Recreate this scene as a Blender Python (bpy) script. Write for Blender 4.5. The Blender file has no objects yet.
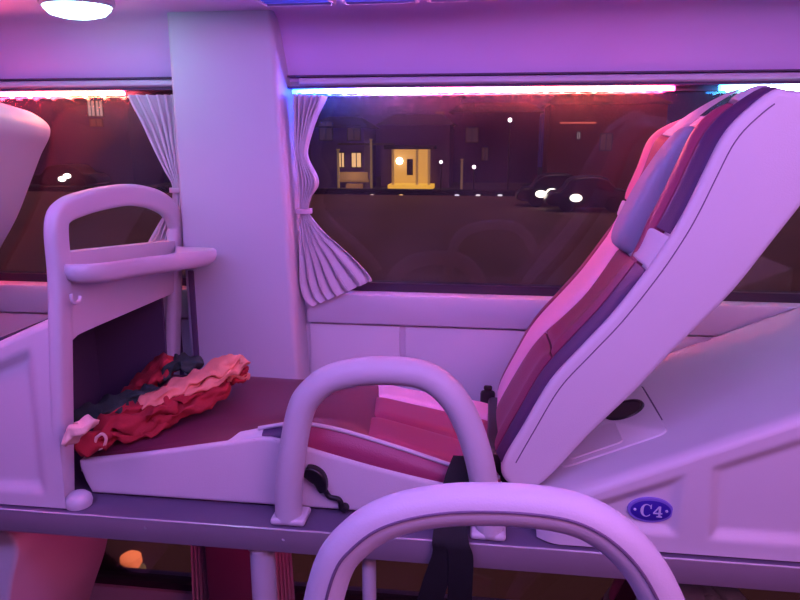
import bpy, bmesh, math, random
from mathutils import Vector, Matrix
random.seed(7)
SC = bpy.context.scene
COL = SC.collection

# ------------------------------------------------------------------ camera
F = 693.0; YAW = math.radians(7.5); PIT = math.radians(13.0); CZ = 0.70
cam_d = bpy.data.cameras.new('camera'); cam = bpy.data.objects.new('camera', cam_d); COL.objects.link(cam)
cam_d.sensor_width = 36.0; cam_d.lens = 36.0 * F / 800.0; cam_d.clip_start = 0.02; cam_d.clip_end = 400
cam.location = (0, 0, CZ); cam.rotation_euler = (math.pi/2 - PIT, 0, YAW)
SC.camera = cam

def ray(px, py):
    x = (px-400)/F; y = -(py-300)/F
    fy = math.cos(PIT)+y*math.sin(PIT); fz = -math.sin(PIT)+y*math.cos(PIT)
    return (x*math.cos(YAW)-fy*math.sin(YAW), x*math.sin(YAW)+fy*math.cos(YAW), fz)
def aY(px, py, v):           # measured point on the plane y = v
    d = ray(px, py); t = v/d[1]; return Vector((d[0]*t, v, CZ+d[2]*t))
def aX(px, py, v):           # measured point on the plane x = v
    d = ray(px, py); t = v/d[0]; return Vector((v, d[1]*t, CZ+d[2]*t))

# ------------------------------------------------------------------ materials
def newmat(name):
    m = bpy.data.materials.new(name); m.use_nodes = True
    nt = m.node_tree; b = nt.nodes['Principled BSDF']; return m, nt, b
def mat(name, col, rough=0.5, metal=0.0, bump=0.0, bscale=200.0, var=0.0, vscale=6.0, emit=None, estr=0.0, spec=0.5, sheen=0.0):
    m, nt, b = newmat(name)
    b.inputs['Roughness'].default_value = rough; b.inputs['Metallic'].default_value = metal
    b.inputs['Specular IOR Level'].default_value = spec
    if sheen: b.inputs['Sheen Weight'].default_value = sheen
    tc = nt.nodes.new('ShaderNodeTexCoord')
    nz = nt.nodes.new('ShaderNodeTexNoise'); nz.inputs['Scale'].default_value = vscale; nz.inputs['Detail'].default_value = 4
    nt.links.new(tc.outputs['Object'], nz.inputs['Vector'])
    mx = nt.nodes.new('ShaderNodeMix'); mx.data_type = 'RGBA'
    lo = [max(0, c*(1-var)) for c in col]; hi = [min(1, c*(1+var)) for c in col]
    mx.inputs[6].default_value = (*lo, 1); mx.inputs[7].default_value = (*hi, 1)
    nt.links.new(nz.outputs['Fac'], mx.inputs[0]); nt.links.new(mx.outputs[2], b.inputs['Base Color'])
    if bump:
        n2 = nt.nodes.new('ShaderNodeTexNoise'); n2.inputs['Scale'].default_value = bscale; n2.inputs['Detail'].default_value = 3
        nt.links.new(tc.outputs['Object'], n2.inputs['Vector'])
        bp = nt.nodes.new('ShaderNodeBump'); bp.inputs['Strength'].default_value = bump; bp.inputs['Distance'].default_value = 0.002
        nt.links.new(n2.outputs['Fac'], bp.inputs['Height']); nt.links.new(bp.outputs['Normal'], b.inputs['Normal'])
    if emit:
        b.inputs['Emission Color'].default_value = (*emit, 1); b.inputs['Emission Strength'].default_value = estr
    return m
def ramp_emit(name, x0, x1, stops, strength):
    """emission whose colour runs along the strip, by position in the object"""
    m = bpy.data.materials.new(name); m.use_nodes = True; nt = m.node_tree; nt.nodes.clear()
    out = nt.nodes.new('ShaderNodeOutputMaterial'); em = nt.nodes.new('ShaderNodeEmission')
    tc = nt.nodes.new('ShaderNodeTexCoord'); sp = nt.nodes.new('ShaderNodeSeparateXYZ')
    mr = nt.nodes.new('ShaderNodeMapRange'); mr.inputs['From Min'].default_value = x0; mr.inputs['From Max'].default_value = x1
    cr = nt.nodes.new('ShaderNodeValToRGB')
    nt.links.new(tc.outputs['Object'], sp.inputs[0]); nt.links.new(sp.outputs['X'], mr.inputs['Value'])
    nt.links.new(mr.outputs['Result'], cr.inputs['Fac']); nt.links.new(cr.outputs['Color'], em.inputs['Color'])
    el = cr.color_ramp.elements
    while len(el) < len(stops): el.new(0.5)
    for e, (p, c) in zip(el, stops): e.position = p; e.color = (*c, 1)
    em.inputs['Strength'].default_value = strength
    nt.links.new(em.outputs[0], out.inputs['Surface']); return m

MAT = {}
MAT['plastic'] = mat('white_moulded_plastic', (.66, .60, .66), .42, bump=.10, bscale=500, var=.05)
MAT['shell'] = mat('white_stitched_leather', (.70, .63, .68), .48, bump=.22, bscale=420, var=.04)
MAT['wall'] = mat('white_wall_laminate', (.62, .56, .64), .5, bump=.06, bscale=300, var=.05)
MAT['panelw'] = mat('pale_wall_panel', (.70, .66, .72), .5, var=.03)
MAT['pillar'] = mat('pale_pillar_cover', (.64, .61, .68), .6, bump=.10, bscale=350, var=.04)
MAT['ceil'] = mat('ceiling_laminate', (.78, .66, .80), .5, var=.04)
MAT['maroon'] = mat('maroon_leather', (.165, .028, .06), .42, bump=.25, bscale=380, var=.15)
MAT['coral'] = mat('coral_pink_leather', (.88, .26, .36), .42, bump=.2, bscale=380, var=.06)
MAT['pink_lit_maroon'] = mat('pink_lit_maroon_leather', (.36, .05, .13), .40, bump=.25, bscale=380, var=.12)  # maroon leather with the pink LED light put into its colour
MAT['lit_maroon'] = mat('lit_maroon_leather', (.25, .035, .10), .42, bump=.25, bscale=380, var=.12)  # maroon again, brightened in colour for the pink-lit backrest
MAT['plum'] = mat('dark_plum_leather', (.085, .035, .12), .45, bump=.25, bscale=380, var=.1)
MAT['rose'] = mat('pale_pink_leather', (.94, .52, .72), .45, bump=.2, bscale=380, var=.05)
MAT['pillow'] = mat('grey_lavender_fabric', (.42, .40, .52), .8, bump=.3, bscale=600, var=.06)
MAT['handle'] = mat('white_padded_handle', (.64, .57, .64), .5, bump=.15, bscale=450, var=.04)
MAT['seam'] = mat('dark_seam_thread', (.16, .10, .18), .7)
MAT['black'] = mat('black_plastic', (.008, .007, .01), .4)
MAT['belt'] = mat('black_belt_webbing', (.007, .006, .009), .75, bump=.4, bscale=900)
MAT['alu'] = mat('brushed_aluminium', (.42, .32, .40), .42, metal=.45, bump=.05, bscale=200, var=.1)
MAT['edge'] = mat('bright_aluminium_lip', (.85, .78, .85), .25, metal=.5)
MAT['deck'] = mat('dark_deck_vinyl', (.13, .10, .17), .5, bump=.1)
MAT['groove'] = mat('dark_groove', (.10, .06, .12), .8)
MAT['gasket'] = mat('black_window_gasket', (.035, .02, .04), .5)
MAT['curtain'] = mat('pale_curtain_cloth', (.70, .60, .66), .8, bump=.3, bscale=250, var=.08, vscale=30)
MAT['tie'] = mat('curtain_tie_cloth', (.60, .45, .55), .8)
MAT['red'] = mat('red_fleece', (.42, .020, .032), .9, bump=.5, bscale=260, var=.35, vscale=14)
MAT['salmon'] = mat('salmon_fleece', (.95, .30, .20), .9, bump=.5, bscale=260, var=.15, vscale=14)
MAT['green'] = mat('dark_green_fleece', (.03, .055, .045), .9, bump=.5, bscale=260, var=.3, vscale=14)
MAT['cream'] = mat('cream_fleece', (.95, .58, .48), .9, bump=.4, bscale=260)
MAT['plate'] = mat('blue_enamel_plate', (.045, .02, .36), .35)
MAT['platerim'] = mat('pale_blue_plate_rim', (.22, .16, .60), .35)
MAT['letter'] = mat('pale_plate_lettering', (.62, .60, .85), .4)
MAT['vent'] = mat('glowing_blue_vent_plastic', (.12, .14, .75), .4, emit=(.05, .07, .6), estr=.35)  # faint blue glow added to the plastic in place of light on it
MAT['fascia'] = mat('lilac_fascia_laminate', (.80, .56, .92), .5, bump=.06, bscale=300, var=.04)
MAT['lowpil'] = mat('shaded_pillar_cover', (.20, .08, .16), .7, bump=.3, bscale=200, var=.1)  # pale pillar cover with the dim pink shade put into its colour
MAT['floor'] = mat('dark_bus_floor', (.06, .04, .06), .6, var=.2)

def glass_mat():
    m = bpy.data.materials.new('tinted_dusty_glass'); m.use_nodes = True; nt = m.node_tree; nt.nodes.clear()
    out = nt.nodes.new('ShaderNodeOutputMaterial'); tr = nt.nodes.new('ShaderNodeBsdfTransparent')
    gl = nt.nodes.new('ShaderNodeBsdfGlossy'); di = nt.nodes.new('ShaderNodeBsdfDiffuse')
    fr = nt.nodes.new('ShaderNodeFresnel'); fr.inputs['IOR'].default_value = 1.45
    m1 = nt.nodes.new('ShaderNodeMixShader'); m2 = nt.nodes.new('ShaderNodeMixShader')
    tr.inputs['Color'].default_value = (.80, .76, .78, 1); gl.inputs['Roughness'].default_value = .03
    gl.inputs['Color'].default_value = (.9, .85, .9, 1)
    di.inputs['Color'].default_value = (.8, .72, .75, 1)
    tc = nt.nodes.new('ShaderNodeTexCoord'); nz = nt.nodes.new('ShaderNodeTexNoise'); nz.inputs['Scale'].default_value = 5; nz.inputs['Detail'].default_value = 5
    mr = nt.nodes.new('ShaderNodeMapRange'); mr.inputs['From Min'].default_value = .3; mr.inputs['From Max'].default_value = .7
    mr.inputs['To Min'].default_value = .010; mr.inputs['To Max'].default_value = .036
    nt.links.new(tc.outputs['Object'], nz.inputs['Vector']); nt.links.new(nz.outputs['Fac'], mr.inputs['Value'])
    nt.links.new(mr.outputs['Result'], m1.inputs['Fac'])
    nt.links.new(tr.outputs[0], m1.inputs[1]); nt.links.new(di.outputs[0], m1.inputs[2])
    nt.links.new(fr.outputs[0], m2.inputs['Fac']); nt.links.new(m1.outputs[0], m2.inputs[1]); nt.links.new(gl.outputs[0], m2.inputs[2])
    nt.links.new(m2.outputs[0], out.inputs['Surface']); return m
MAT['glass'] = glass_mat()

# ------------------------------------------------------------------ mesh helpers
class MB:
    def __init__(s): s.v = []; s.f = []; s.m = []
    def add(s, v, f, mi=0):
        b = len(s.v); s.v += [tuple(p) for p in v]
        for q in f: s.f.append([i+b for i in q]); s.m.append(mi)
        return s
    def bm(s, bm, mi=0):
        bm.verts.index_update()
        return s.add([p.co.copy() for p in bm.verts], [[p.index for p in q.verts] for q in bm.faces], mi)
    def box(s, x0, x1, y0, y1, z0, z1, bev=0.0, mi=0, seg=2, M=None):
        b = bmesh.new(); bmesh.ops.create_cube(b, size=1)
        for p in b.verts: p.co = Vector(((x0+x1)/2+p.co.x*(x1-x0), (y0+y1)/2+p.co.y*(y1-y0), (z0+z1)/2+p.co.z*(z1-z0)))
        if bev: bmesh.ops.bevel(b, geom=b.edges[:], offset=bev, segments=seg, profile=.5, affect='EDGES')
        if M is not None: bmesh.ops.transform(b, matrix=M, verts=b.verts[:])
        s.bm(b, mi); b.free(); return s
    def grid(s, fn, nu, nv, mi=0, closed=False):
        v = [fn(i/nu, j/nv) for i in range(nu+1) for j in range(nv+1)]
        f = [[i*(nv+1)+j, (i+1)*(nv+1)+j, (i+1)*(nv+1)+j+1, i*(nv+1)+j+1] for i in range(nu) for j in range(nv)]
        return s.add(v, f, mi)
    def sweep(s, path, sec, mi=0, up=Vector((0, 1, 0)), scale=None, cap=True):
        """sec: list of (a, b) in the frame (side, up'); path: list of Vectors"""
        n = len(path); k = len(sec); v = []
        for i, p in enumerate(path):
            t = (path[min(i+1, n-1)]-path[max(i-1, 0)]).normalized()
            sd = t.cross(up)
            if sd.length < 1e-4: sd = Vector((1, 0, 0))
            sd.normalize(); u2 = sd.cross(t).normalized()
            q = scale(i/(n-1)) if scale else 1
            qa, qb = q if isinstance(q, tuple) else (q, q)
            for a, b in sec: v.append(p+sd*a*qa+u2*b*qb)
        f = [[i*k+j, (i+1)*k+j, (i+1)*k+(j+1) % k, i*k+(j+1) % k] for i in range(n-1) for j in range(k)]
        if cap: f += [list(range(k))[::-1], [(n-1)*k+j for j in range(k)]]
        return s.add(v, f, mi)
    def tube(s, path, r, mi=0, n=14, up=Vector((0, 1, 0)), scale=None):
        return s.sweep(path, circ(r, r, n), mi, up, scale)
    def lathe(s, prof, M, n=24, mi=0):
        """prof: (r, z) list about local z, placed by M"""
        v = [M @ Vector((r*math.cos(2*math.pi*j/n), r*math.sin(2*math.pi*j/n), z)) for r, z in prof for j in range(n)]
        f = [[i*n+j, i*n+(j+1) % n, (i+1)*n+(j+1) % n, (i+1)*n+j] for i in range(len(prof)-1) for j in range(n)]
        f += [list(range(n))[::-1], [(len(prof)-1)*n+j for j in range(n)]]
        return s.add(v, f, mi)
    def round_extrude(s, prof, y0, y1, r0, r1, mi=0, n=6):
        """closed (x, z) outline carried from y0 to y1, rims rounded"""
        A = sum(prof[i][0]*prof[(i+1) % len(prof)][1]-prof[(i+1) % len(prof)][0]*prof[i][1] for i in range(len(prof)))
        sg = 1 if A > 0 else -1
        N = []
        for i in range(len(prof)):
            a = Vector(prof[i-1]); b = Vector(prof[(i+1) % len(prof)]); t = (b-a).normalized(); N.append(Vector((-t.y, t.x))*sg)
        lay = []
        for k in range(n+1):
            q = k/n*math.pi/2; lay.append((r0*(1-math.sin(q)), y0+r0*.7*(1-math.cos(q))))
        for k in range(n, -1, -1):
            q = k/n*math.pi/2; lay.append((r1*(1-math.sin(q)), y1-r1*.7*(1-math.cos(q))))
        m = len(prof); v = []
        for ins, y in lay:
            for p, nn in zip(prof, N): v.append((p[0]+nn.x*ins, y, p[1]+nn.y*ins))
        f = [[i*m+j, i*m+(j+1) % m, (i+1)*m+(j+1) % m, (i+1)*m+j] for i in range(len(lay)-1) for j in range(m)]
        f += [list(range(m))[::-1], [(len(lay)-1)*m+j for j in range(m)]]
        return s.add(v, f, mi)
    def build(s, name, mats, parent=None, origin=None, smooth=True, ang=40):
        if not isinstance(mats, (list, tuple)): mats = [mats]
        if origin is None:
            o = Vector((0, 0, 0)); q = parent
            while q is not None: o += q.location; q = q.parent
        else: o = Vector(origin)
        me = bpy.data.meshes.new(name); me.from_pydata([tuple(Vector(p)-o) for p in s.v], [], s.f)
        for m_ in mats: me.materials.append(m_)
        me.polygons.foreach_set('material_index', s.m); me.validate(); me.update()
        b = bmesh.new(); b.from_mesh(me); bmesh.ops.recalc_face_normals(b, faces=b.faces[:]); b.to_mesh(me); b.free()
        if smooth:
            me.polygons.foreach_set('use_smooth', [True]*len(me.polygons))
            me.set_sharp_from_angle(angle=math.radians(ang))
        ob = bpy.data.objects.new(name, me); COL.objects.link(ob)
        if parent is not None: ob.parent = parent
        elif origin is not None: ob.location = o
        return ob
def circ(a, b, n=14): return [(a*math.cos(2*math.pi*i/n), b*math.sin(2*math.pi*i/n)) for i in range(n)]
def rrect(a, b, r, n=4):
    out = []
    for cx, cy, q in ((a-r, b-r, 0), (-a+r, b-r, 1), (-a+r, -b+r, 2), (a-r, -b+r, 3)):
        for k in range(n+1):
            t = (q+k/n)*math.pi/2; out.append((cx+r*math.cos(t), cy+r*math.sin(t)))
    return out
def cr(pts, n=6, closed=False):
    """Catmull-Rom through points"""
    P = [Vector(p) for p in pts]; out = []; L = len(P)
    rng = range(L) if closed else range(L-1)
    for i in rng:
        if closed: a, b, c, d = P[(i-1) % L], P[i], P[(i+1) % L], P[(i+2) % L]
        else: a, b, c, d = P[max(i-1, 0)], P[i], P[i+1], P[min(i+2, L-1)]
        for k in range(n):
            t = k/n
            out.append(.5*((2*b)+(c-a)*t+(2*a-5*b+4*c-d)*t*t+(3*b-a-3*c+d)*t**3))
    if not closed: out.append(P[-1].copy())
    return out
def lerpc(pts, x):
    if x <= pts[0][0]: return pts[0][1]
    for (a, p), (b, q) in zip(pts, pts[1:]):
        if x <= b:
            t = (x-a)/(b-a); t = t; return p+(q-p)*t
    return pts[-1][1]
def smooth_curve(pts):
    """(x, z) samples smoothed by Catmull-Rom, returned as a function of x"""
    d = [(p.x, p.y) for p in cr([Vector((a, b)) for a, b in pts], 8)]
    return lambda x: lerpc(d, x)
def sstep(a, b, x):
    if a == b: return float(x >= a)
    t = min(1, max(0, (x-a)/(b-a))); return t*t*(3-2*t)
def tag(o, label, cat, group=None, kind=None):
    o['label'] = label; o['category'] = cat
    if group: o['group'] = group
    if kind: o['kind'] = kind
    return o
def thing(name, loc, label, cat, group=None):
    o = bpy.data.objects.new(name, None); o.empty_display_size = .05; COL.objects.link(o); o.location = loc
    return tag(o, label, cat, group)
def struct(o, label=None):
    o['kind'] = 'structure'
    if label: o['label'] = label
    return o
def dup(root, shift, label, keep=None):
    r = root.copy(); COL.objects.link(r); r.location = root.location+Vector(shift); r['label'] = label
    for ch in list(root.children):
        if keep and ch.name.split('.')[0] not in keep: continue
        c = ch.copy(); COL.objects.link(c); c.parent = r
        for g in list(ch.children):
            d = g.copy(); COL.objects.link(d); d.parent = c
    return r

# ------------------------------------------------------------------ the shell of the bus
WY = 1.72                                  # inner face of the window wall
ZB, ZT = .318, .822                        # upper window opening
LB, LT = -.62, -.09                        # lower window opening
X0, X1 = -2.6, 2.4
PX0, PX1, PY = -.754, -.468, 1.61          # pillar
o = struct(MB().box(X0, X1, -1.0, 1.86, -1.32, -1.25).build('floor', MAT['floor'], smooth=False))
w = MB()
w.box(X0, X1, WY, WY+.10, LT, ZB-.012)                      # band between the two rows of windows
w.box(X0, X1, WY, WY+.10, -1.25, LB)
w.box(X0, X1, WY, WY+.10, ZT, 1.02)
for a, b in ((PX0+.02, -.595), (X0, -2.2), (2.0, X1)):
    w.box(a, b, WY, WY+.10, LB, LT); w.box(a, b if b > -.5 or b < -1 else PX1-.045, WY, WY+.10, ZB-.012, ZT)
wall = struct(w.build('wall_window', MAT['wall'], smooth=False))
# raised pale panels below the sill, between grooves
zg = .238
for i, (a, b, c, d) in enumerate(((PX1+.004, -.226, .0, zg-.006), (-.212, 1.9, .0, zg-.006), (-2.2, PX0-.004, .0, zg-.006))):
    struct(MB().box(a, b, WY-.008, WY+.001, c, d, .003).build('wall_panel', MAT['panelw']))
# sill trims
for nm, a, b in (('trim_1', PX1+.002, 2.1), ('trim_2', -2.2, PX0-.002)):
    t = MB(); t.box(a, b, WY-.028, WY+.02, zg, ZB, .008)
    struct(t.build(nm, MAT['wall']))
# sloped fascia over the windows, then the lower rim of the luggage rack and ceiling
fy = [(1.715, .838), (1.712, .845), (1.70, .87), (1.672, .93), (1.655, .962), (1.635, .978), (1.60, .986), (1.50, .988), (1.30, .992), (1.05, 1.02), (.95, 1.09), (.9, 1.22)]
fys = cr([Vector((a, b)) for a, b in fy], 5)
struct(MB().grid(lambda u, v: (X0+(X1-X0)*u, *fys[min(len(fys)-1, int(round(v*(len(fys)-1))))]), 4, len(fys)-1).build('wall_upper', MAT['fascia'], ang=60))
struct(MB().box(X0, X1, -1.2, .95, 1.22, 1.26).box(X0, X1, .88, 1.9, 1.06, 1.26).build('ceiling', MAT['ceil'], smooth=False))
# pillar
pl = MB(); pl.box(PX0, PX1, PY, WY+.06, -.002, 1.0, .012, seg=3)
pl.v = [(x-(.034*max(0, z-.15)/.85 if x > -.6 else 0), y, z) for x, y, z in pl.v]
struct(pl.build('wall_pillar', MAT['pillar']), 'pale boxed pillar between the two windows')

struct(MB().box(-.742, -.728, PY-.006, PY+.002, .0, .385, .002).build('pillar_gap_strip', MAT['groove']))  # thin dark strip laid on the pillar front for the gap line
struct(MB().box(PX0, -.575, PY, WY+.06, -1.25, -.003, .012).build('wall_pillar_lower', MAT['lowpil']), 'dark red-lit pillar foot below the platform')
# windows: gasket frame + pane
def window(nm, a, b, z0, z1):
    fr = MB(); g = .022
    fr.box(a, b, WY+.012, WY+.05, z0-.012, z0+g); fr.box(a, b, WY+.012, WY+.05, z1-.012, z1+.01)
    fr.box(a, a+g, WY+.012, WY+.05, z0, z1); fr.box(b-g, b, WY+.012, WY+.05, z0, z1)
    f = struct(fr.build(nm, MAT['gasket'], smooth=False))
    MB().box(a+.005, b-.005, WY+.026, WY+.030, z0-.004, z1).build('pane', MAT['glass'], f, smooth=False)
window('window_1', PX1-.05, 2.0, ZB, ZT)
window('window_2', -2.2, PX0+.02, ZB, ZT)
window('window_3', -.595, 2.0, LB, LT)
window('window_4', -2.2, PX0+.02, LB, LT)
# curtain rails over the windows
for a, b, lab in ((PX1+.003, 2.0, 'pale curtain rail above the right-hand window'), (-2.2, PX0-.003, 'pale curtain rail above the left-hand window')):
    r = MB()
    prof = [(1.712, .846), (1.690, .844), (1.684, .838), (1.684, .832), (1.690, .827), (1.712, .826)]
    v = [(x, y, z) for x in (a, b) for y, z in prof]; k = len(prof)
    r.add(v, [[j, (j+1) % k, k+(j+1) % k, k+j] for j in range(k)]+[list(range(k))[::-1], list(range(k, 2*k))])
    tag(r.build('curtain_rail', MAT['wall'], ang=50), lab, 'curtain rail', 'curtain rails')

struct(MB().box(-2.2, 2.0, 1.694, 1.716, .8475, .8515).box(-2.2, 2.0, 1.690, 1.712, .8205, .8255).build('rail_shadow_strips', MAT['groove'], smooth=False))  # dark strips put in for the shadow lines along the curtain rail

# ------------------------------------------------------------------ LED strips
def led_strip(a, b, mm, bead_m, lab, pitch, z=.8135, y=1.700, r=.0046):
    root = thing('led_strip', ((a+b)/2, y, z), lab, 'light strip', 'LED strips over the windows')
    n = 40; path = [Vector((a+(b-a)*i/n, y, z)) for i in range(n+1)]
    MB().tube(path, r, n=10, up=Vector((0, 0, 1))).build('diffuser', mm, root)
    MB().box(a, b, y+.003, y+.013, z+.0035, z+.0095).build('strip_backing', MAT['wall'], root)  # thin backing bar behind the diffuser
    x = a+pitch/2
    while x < b-.005:
        MB().lathe([(.002, -.002), (.004, -.001), (.005, .002), (.004, .005)], Matrix.Translation((x, y-.001, z-.0075)), n=8).build('led_bead', bead_m, root)
        x += pitch
    return root
RA, RB = PX1-.018, .402
W = (1, .85, 1)
def stops(px):  # sample colours along the right strip
    out = []
    for p, c in px:
        x = aY(p, 90, 1.70).x; out.append((min(1, max(0, (x-RA)/(RB-RA))), c))
    return out
s_right = stops([(296, (.004, .03, .35)), (322, (.03, .10, 1)), (350, (.22, .20, 1)), (395, (.9, .28, 1)), (440, (1, .15, .40)), (520, (1, .13, .14)), (600, (1, .14, .10)), (650, (1, .10, .16)), (668, (1, .06, .20)), (690, (.25, .01, .10))])
cx = (RA+RB)/2
m_r = ramp_emit('led_blue_to_red_diffuser', RA-cx, RB-cx, s_right, 150.0)
m_rb = ramp_emit('led_blue_to_red_bead', RA-cx, RB-cx, s_right, 12.0)
led_strip(RA, RB, m_r, m_rb, 'light strip running blue to pink to red along right-hand window', .0365)
x0, x1 = .498, .88
s_c = [(0, (.02, .25, 1)), (.1, (.15, .7, 1)), (.3, (.5, .85, 1)), (1, (.3, .5, 1))]
c_ = ramp_emit('led_cyan_diffuser', x0-(x0+x1)/2, x1-(x0+x1)/2, s_c, 32.0)
led_strip(x0, x1, c_, c_, 'short cyan light strip behind the top of the backrest', .0365, r=.0065)
x0, x1 = -1.9, -.920
s_l = [(0, (1, .07, .22)), (.6, (1, .06, .16)), (.72, (1, .08, .16)), (.85, (1, .20, .10)), (.95, (1, .18, .12)), (1, (1, .07, .18))]
l_ = ramp_emit('led_red_diffuser', x0-(x0+x1)/2, x1-(x0+x1)/2, s_l, 120.0)
led_strip(x0, x1, l_, l_, 'red and warm white light strip along left-hand window', .05)

# ------------------------------------------------------------------ ceiling lamp and vents
lamp_m = mat('cyan_white_lamp_glow', (.8, .95, 1), .4, emit=(.42, .92, 1.0), estr=10.0)
lx, ly, lz = -.872, 1.45, .976
lr = thing('ceiling_lamp', (lx, ly, lz), 'glowing cyan white ceiling lamp at the top left corner', 'lamp')
Mx = Matrix.Translation((lx, ly, lz)) @ Matrix.Diagonal((1.35, 1.2, 1.5, 1))
MB().lathe([(.056, .012), (.057, .000), (.053, -.003), (.050, -.002)], Mx, n=32).build('bezel', MAT['plastic'], lr)
MB().lathe([(.050, .002), (.050, -.006), (.042, -.013), (.025, -.017), (.006, -.018)], Mx, n=32).build('diffuser', lamp_m, lr)
for i, (a, b, lab) in enumerate(((-.490, -.335, 'blue air vent in the ceiling nearest the pillar'), (-.318, -.160, 'blue air vent in the ceiling, middle of the row of three'), (-.143, .0, 'blue air vent in the ceiling farthest from the pillar'))):
    t = thing('air_vent', ((a+b)/2, 1.43, .985), lab, 'air vent', 'ceiling air vents')
    fr = MB(); z0, z1 = .975, .992
    fr.box(a, b, 1.515, 1.525, z0, z1, .002); fr.box(a, b, 1.30, 1.31, z0, z1, .002)
    fr.box(a, a+.008, 1.30, 1.525, z0, z1, .002); fr.box(b-.008, b, 1.30, 1.525, z0, z1, .002)
    fr.build('vent_frame', MAT['ceil'], t)
    MB().box(a+.006, b-.006, 1.308, 1.517, .984, .990).build('vent_back', MAT['vent'], t)
    for k in range(9):
        y = 1.322+k*.0225
        MB().box(a+.008, b-.008, y-.007, y+.007, .9785, .9815, M=None).build('slat', MAT['vent'], t)

# ------------------------------------------------------------------ berth platform
RAIL = 1.113
pf = thing('berth_platform', (0, RAIL, 0), 'long purple platform with aluminium edge carrying the berth', 'platform')
MB().box(-2.3, 2.2, RAIL+.002, WY-.001, -.040, -.001).build('deck_board', MAT['deck'], pf, smooth=False)
MB().box(-2.3, 2.2, RAIL-.001, RAIL+.010, -.048, -.003, .001).build('edge_trim', MAT['alu'], pf)
MB().box(-2.3, 2.2, RAIL-.002, RAIL+.003, -.0035, .0, .0012).build('edge_lip', MAT['edge'], pf)
for px, py in ((145, 528), (283, 540), (620, 566)):
    p = aY(px, py, RAIL)
    MB().lathe([(.0035, 0), (.003, .0015), (.001, .002)], Matrix.Translation(p) @ Matrix.Rotation(math.pi/2, 4, 'X'), n=10).build('rivet', MAT['edge'], pf)

# ------------------------------------------------------------------ the sleeper seat
root = thing('sleeper_seat', (-.35, 1.4, 0), 'reclined maroon and white sleeper seat in the middle', 'seat')
NY, FY = 1.185, 1.60
def YX(pts, y): return [(p.x, p.z) for p in (aY(a, b, y) for a, b in pts)]
seam = smooth_curve(YX([(80, 460), (150, 452), (230, 441), (270, 437), (310, 448), (380, 468), (460, 487), (500, 494)], 1.19))
nearz = smooth_curve(YX([(80, 457), (150, 448), (225, 436), (270, 428), (300, 425), (340, 432), (400, 450), (460, 470), (500, 480)], 1.2))
farz = smooth_curve([(-.81, .125), (-.743, .122), (-.586, .122), (-.458, .118), (-.40, .124), (-.34, .130), (-.294, .128), (-.208, .104), (-.062, .084), (.05, .070)])
SX0, SX1 = -.805, .035
prof = [(-.790, .004), (-.807, .045), (SX0, seam(SX0)-.002)]
prof = [(-.785, .004)]+[(-.797, .03), (-.806, .06)]
xs = [SX0+(SX1-SX0)*i/40 for i in range(41)]
full = prof+[(x, seam(x)) for x in xs]+[(SX1+.004, .03), (SX1-.004, .004)]
prof += [(x, min(seam(x), farz(x)-.014, nearz(x)-.02)) for x in xs]+[(SX1+.004, .03), (SX1-.004, .004)]
prof += [(SX1-(SX1+.785)*i/20-.004, .004) for i in range(1, 20)]
full += [(SX1-(SX1+.785)*i/20-.004, .004) for i in range(1, 20)]
MB().round_extrude(prof, NY+.004, FY+.005, .006, .012).round_extrude(full, NY, 1.209, .009, .003).build('seat_base', MAT['shell'], root)
def cz(x, y):
    t = (y-1.2)/(FY-1.2); t = min(1, max(0, t))
    return nearz(x)*(1-t)+farz(x)*t
def cushion(x_lo, x_hi, y0, y1, puff, nu=30, nv=16, skew=0.0):
    def fn(u, v):
        y = y0+(y1-y0)*v
        a = x_lo+skew*(v-.5); b = x_hi+(skew*(v-.5))
        x = a+(b-a)*u
        e = (1-abs(2*u-1)**10)*(1-abs(2*v-1)**8)
        return (x, y, cz(x, y)-.006+puff*e)
    return MB().grid(fn, nu, nv)
def closed_pad(x_lo, x_hi, y0, y1, puff, name, m, skl=0.0, skr=0.0, nu=30, nv=16):
    def top(u, v):
        y = y0+(y1-y0)*v; a = x_lo+skl*(v-.5); b = x_hi+skr*(v-.5); x = a+(b-a)*u
        e = (1-abs(2*u-1)**12)*(1-abs(2*v-1)**10)
        return Vector((x, y, cz(x, y)-.010+(.010+puff)*e))
    g = MB().grid(top, nu, nv)
    n = len(g.v)
    ring = [j for j in range(nv+1)]+[i*(nv+1)+nv for i in range(1, nu+1)]+[nu*(nv+1)+j for j in range(nv-1, -1, -1)]+[i*(nv+1) for i in range(nu-1, 0, -1)]
    low = [(g.v[i][0], g.v[i][1], .02) for i in ring]
    k = len(ring); b = len(g.v); g.v += low
    for j in range(k): g.f.append([ring[j], ring[(j+1) % k], b+(j+1) % k, b+j]); g.m.append(0)
    return g.build(name, m, root)
closed_pad(SX0+.008, -.225, 1.206, FY, .010, 'thigh_cushion', MAT['maroon'], 0, -.05)
closed_pad(-.238, .030, 1.206, 1.345, .008, 'hip_cushion', MAT['pink_lit_maroon'], -.02, 0)
closed_pad(-.250, .030, 1.347, 1.49, .008, 'hip_cushion', MAT['pink_lit_maroon'], -.02, 0)
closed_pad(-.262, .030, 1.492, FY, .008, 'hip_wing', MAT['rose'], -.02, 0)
def strip(x0, x1, name, m, bulge=.006, lift0=0, lift1=0):
    def fn(u, v):
        x = x0+(x1-x0)*u; a = seam(x)-.002+lift0; b = nearz(x)+lift1
        if name == 'accent_band': b = a+(b-a)*sstep(-.05, .5, u)
        t = v; z = a+(b-a)*t
        y = 1.192+.018*t-bulge*math.sin(math.pi*min(1, t))*(min(1, u*6))
        return (x, y, z)
    return MB().grid(fn, 40, 8).build(name, m, root)
strip(SX0+.004, -.46, 'front_band', MAT['maroon'], .002)
strip(-.52, -.425, 'accent_band', MAT['shell'], .004)
strip(-.43, -.355, 'side_band', MAT['plum'], .004)
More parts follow.
